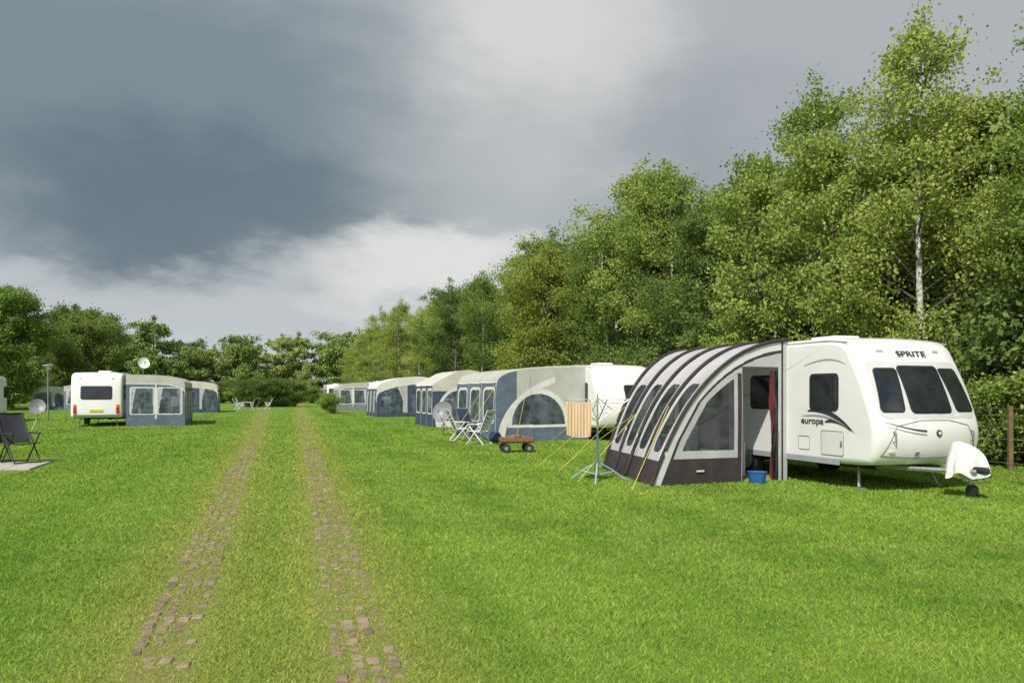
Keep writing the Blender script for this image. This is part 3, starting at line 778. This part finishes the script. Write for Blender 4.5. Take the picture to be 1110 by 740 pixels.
nm=['birch_tree','birch_tree','alder_tree','alder_tree','birch_tree','maple_tree']
def place(me,name,x,y,s,rz,parent=None,sz=1):
    ob=bpy.data.objects.new(name,me); scene.collection.objects.link(ob); ob.location=(x,y,0); ob.rotation_euler=(0,0,rz); ob.scale=(s,s,s*sz)
    if parent: ob.parent=parent
    return ob
for row in range(3):
    y=11.+row*1.1
    while y<(150 if row<2 else 60):
        x=18.0-.335*y+row*2.7+random.uniform(-.8,.8)
        k=random.choices(range(6),[3,3,2.6,2.3,3,.5 if row==0 and y>24 else 0])[0]
        s=random.uniform(.78,1.08)*(1+.02*row)
        if y<26: s=min(s,.93)
        if row==2: place(BACK,'alder_tree',x,y,s,random.uniform(0,6.28)); y+=random.uniform(2.8,3.8)
        else:
            place(T[k],nm[k],x,y+random.uniform(-.6,.6),s,random.uniform(0,6.28)); y+=random.uniform(2.5,3.9)*(1 if y<60 else 1.5)
place(T[5],'maple_tree',16.6-.335*43,43,1.08,1.0)
SH=[tree_mesh('shrub_a',21,2.8,1.5,24,60,.11,LEAF_D,BARK,base=.02,peak=.35,trunk=.04,sig=.25),
    tree_mesh('shrub_b',22,2.4,1.5,22,60,.11,LEAF_B,BARK,base=.02,peak=.35,trunk=.04,sig=.25)]
ug=empty('undergrowth')
y=11
while y<130:
    x=17.2-.335*y+random.uniform(-.2,.7); place(random.choice((SH[0],SH[0],SH[1])),'shrub',x,y,random.uniform(.7,1.25),random.uniform(0,6.28),ug)
    if y<50: place(SH[0],'shrub',x+2.2,y+.5,random.uniform(1,1.5),random.uniform(0,6.28),ug)
    y+=random.uniform(1.5,2.4)*(1 if y<60 else 1.9)
FT=[tree_mesh('far_a',31,11,3.3,30,45,.32,LEAF_F,BARK,peak=.5,sig=.45),tree_mesh('far_b',32,10,3.6,30,45,.32,LEAF_G,BARK,peak=.5,sig=.45),tree_mesh('far_c',33,12.5,2.8,30,45,.30,LEAF_G,BARK,peak=.5,sig=.4)]
OAK=[tree_mesh('oak_a',41,10.8,3.6,46,70,.20,LEAF_D,BARK,peak=.5,sig=.42,trunk=.2),tree_mesh('oak_b',42,10.5,3.4,46,70,.20,LEAF_B,BARK,peak=.5,sig=.4,trunk=.2)]
dt=empty('distant_tree_line')
for row in range(2):
    x=-112.
    while x<0:
        y=140+row*8+random.uniform(-4,4); k=random.randrange(3)
        place(FT[k],'distant_tree',x,y,random.uniform(.66,1.15),random.uniform(0,6.28),dt); x+=random.uniform(3.4,6)
for (x,y,s) in ((-46,72,1.05),(-50.5,74,1.0),(-43.5,80,.85),(-56,76,1.05),(-52,66,.8),(-48,86,1),(-62,84,1.1)): 
    place(OAK[random.randrange(2)],'oak_tree',x,y,s,random.uniform(0,6.28))
hd=empty('hedge',(0,0,0))
for i in range(8): place(SH[0],'hedge_bush',-29.5+.75*i*.9,88+.2*i,1.0,i*1.3,hd)
for i in range(22): place(SH[i%2],'hedge_bush',-70+1.9*i,112+.3*i,random.uniform(.8,1.2),i*1.3,hd)
place(SH[1],'garden_shrub',-14.0,61,.55,0)
# ------------------------------------------------------------ world
w=bpy.data.worlds.new('World'); scene.world=w; w.use_nodes=True; nt=w.node_tree; nt.nodes.clear()
out=N(nt,'ShaderNodeOutputWorld'); bg=N(nt,'ShaderNodeBackground'); bg.inputs[1].default_value=1
sun_el=math.radians(47); sh=Vector((-.42,-.907,0)); sd=Vector((sh.x*math.cos(sun_el),sh.y*math.cos(sun_el),math.sin(sun_el)))
sky=N(nt,'ShaderNodeTexSky'); sky.sky_type='NISHITA'; sky.sun_disc=False; sky.sun_elevation=sun_el; sky.sun_rotation=math.atan2(sd.x,sd.y)
skyc=mixc(nt,1.,sky.outputs[0],(.1,.1,.1),'MULTIPLY')
tc=N(nt,'ShaderNodeTexCoord'); n0=tc.outputs['Generated']
mp=N(nt,'ShaderNodeMapping'); mp.inputs['Scale'].default_value=(1,1,2.2); nt.links.new(n0,mp.inputs[0])
w1=noise(nt,2.6,4,.56,mp.outputs[0]); w2=noise(nt,8,5,.62,mp.outputs[0])
def vm(op,a,b):
    n=N(nt,'ShaderNodeVectorMath',operation=op)
    for i,v in enumerate((a,b)):
        if isinstance(v,(tuple,Vector)): n.inputs[i].default_value=tuple(v)
        else: nt.links.new(v,n.inputs[i])
    return n
wa=vm('SUBTRACT',w1.outputs['Color'],(.5,.5,.5)).outputs[0]; wa=vm('MULTIPLY',wa,(.28,.28,.20)).outputs[0]
wb=vm('SUBTRACT',w2.outputs['Color'],(.5,.5,.5)).outputs[0]; wb=vm('MULTIPLY',wb,(.11,.11,.10)).outputs[0]
nn=vm('ADD',vm('ADD',n0,wa).outputs[0],wb).outputs[0]
def blob(prev,px,py,rx,ry,col,st=1.,edge=.5):
    c=Vector(((px-555)/850,1,(425-py)/850)); k=c.length; c.normalize()
    e1=c.cross(Vector((0,0,1))).normalized(); e2=e1.cross(c)
    d=vm('SUBTRACT',nn,tuple(c)).outputs[0]
    a=mathn(nt,'DIVIDE',vm('DOT_PRODUCT',d,tuple(e1)).outputs['Value'],rx/850/k); b=mathn(nt,'DIVIDE',vm('DOT_PRODUCT',d,tuple(e2)).outputs['Value'],ry/850/k)
    r=mathn(nt,'SQRT',mathn(nt,'ADD',mathn(nt,'MULTIPLY',a,a),mathn(nt,'MULTIPLY',b,b)))
    return mixc(nt,mrange(nt,r,1+edge,1-edge,0,st),prev,srgb(*col))
sp=N(nt,'ShaderNodeSeparateXYZ'); nt.links.new(nn,sp.inputs[0])
base=mixc(nt,mrange(nt,sp.outputs[2],.02,.28),srgb(196,205,210),srgb(176,183,188))
back=mixc(nt,mrange(nt,w1.outputs[0],.45,.6),skyc,srgb(220,221,221))  # unseen sky behind the camera, made brighter to raise the fill light
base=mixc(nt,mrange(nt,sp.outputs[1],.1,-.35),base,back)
c=blob(base,920,50,380,120,(176,180,185),.8,.5)
c=blob(c,670,180,170,95,(150,159,166),.75,.6)
c=blob(c,590,60,125,130,(218,219,217),.85,.7)
c=blob(c,440,190,190,85,(182,188,190),.8,.6)
c=blob(c,120,110,320,165,(124,139,148),.96,.5)
c=blob(c,210,215,200,70,(102,118,129),.8,.5)
c=blob(c,220,318,300,34,(192,197,200),.8,.7)
c=blob(c,470,285,100,32,(226,227,224),.88,.6)
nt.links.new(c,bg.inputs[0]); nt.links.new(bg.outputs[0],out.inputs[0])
w.cycles.sampling_method='MANUAL'; w.cycles.sample_map_resolution=256
l=bpy.data.lights.new('sun','SUN'); l.energy=4.5; l.angle=math.radians(.6); l.color=(1,.955,.87)
lo=bpy.data.objects.new('sun',l); scene.collection.objects.link(lo); lo.rotation_euler=sd.to_track_quat('Z','Y').to_euler(); lo.location=(0,0,30)
cam=bpy.data.cameras.new('camera'); co=bpy.data.objects.new('camera',cam); scene.collection.objects.link(co)
co.location=(0,0,1.65); co.rotation_euler=(math.radians(90),0,0); cam.lens=27.6; cam.sensor_width=36; cam.shift_y=.0495; cam.clip_end=2000; cam.clip_start=.05
scene.camera=co
scene.view_settings.view_transform='Standard'; scene.view_settings.look='None'; scene.view_settings.exposure=0
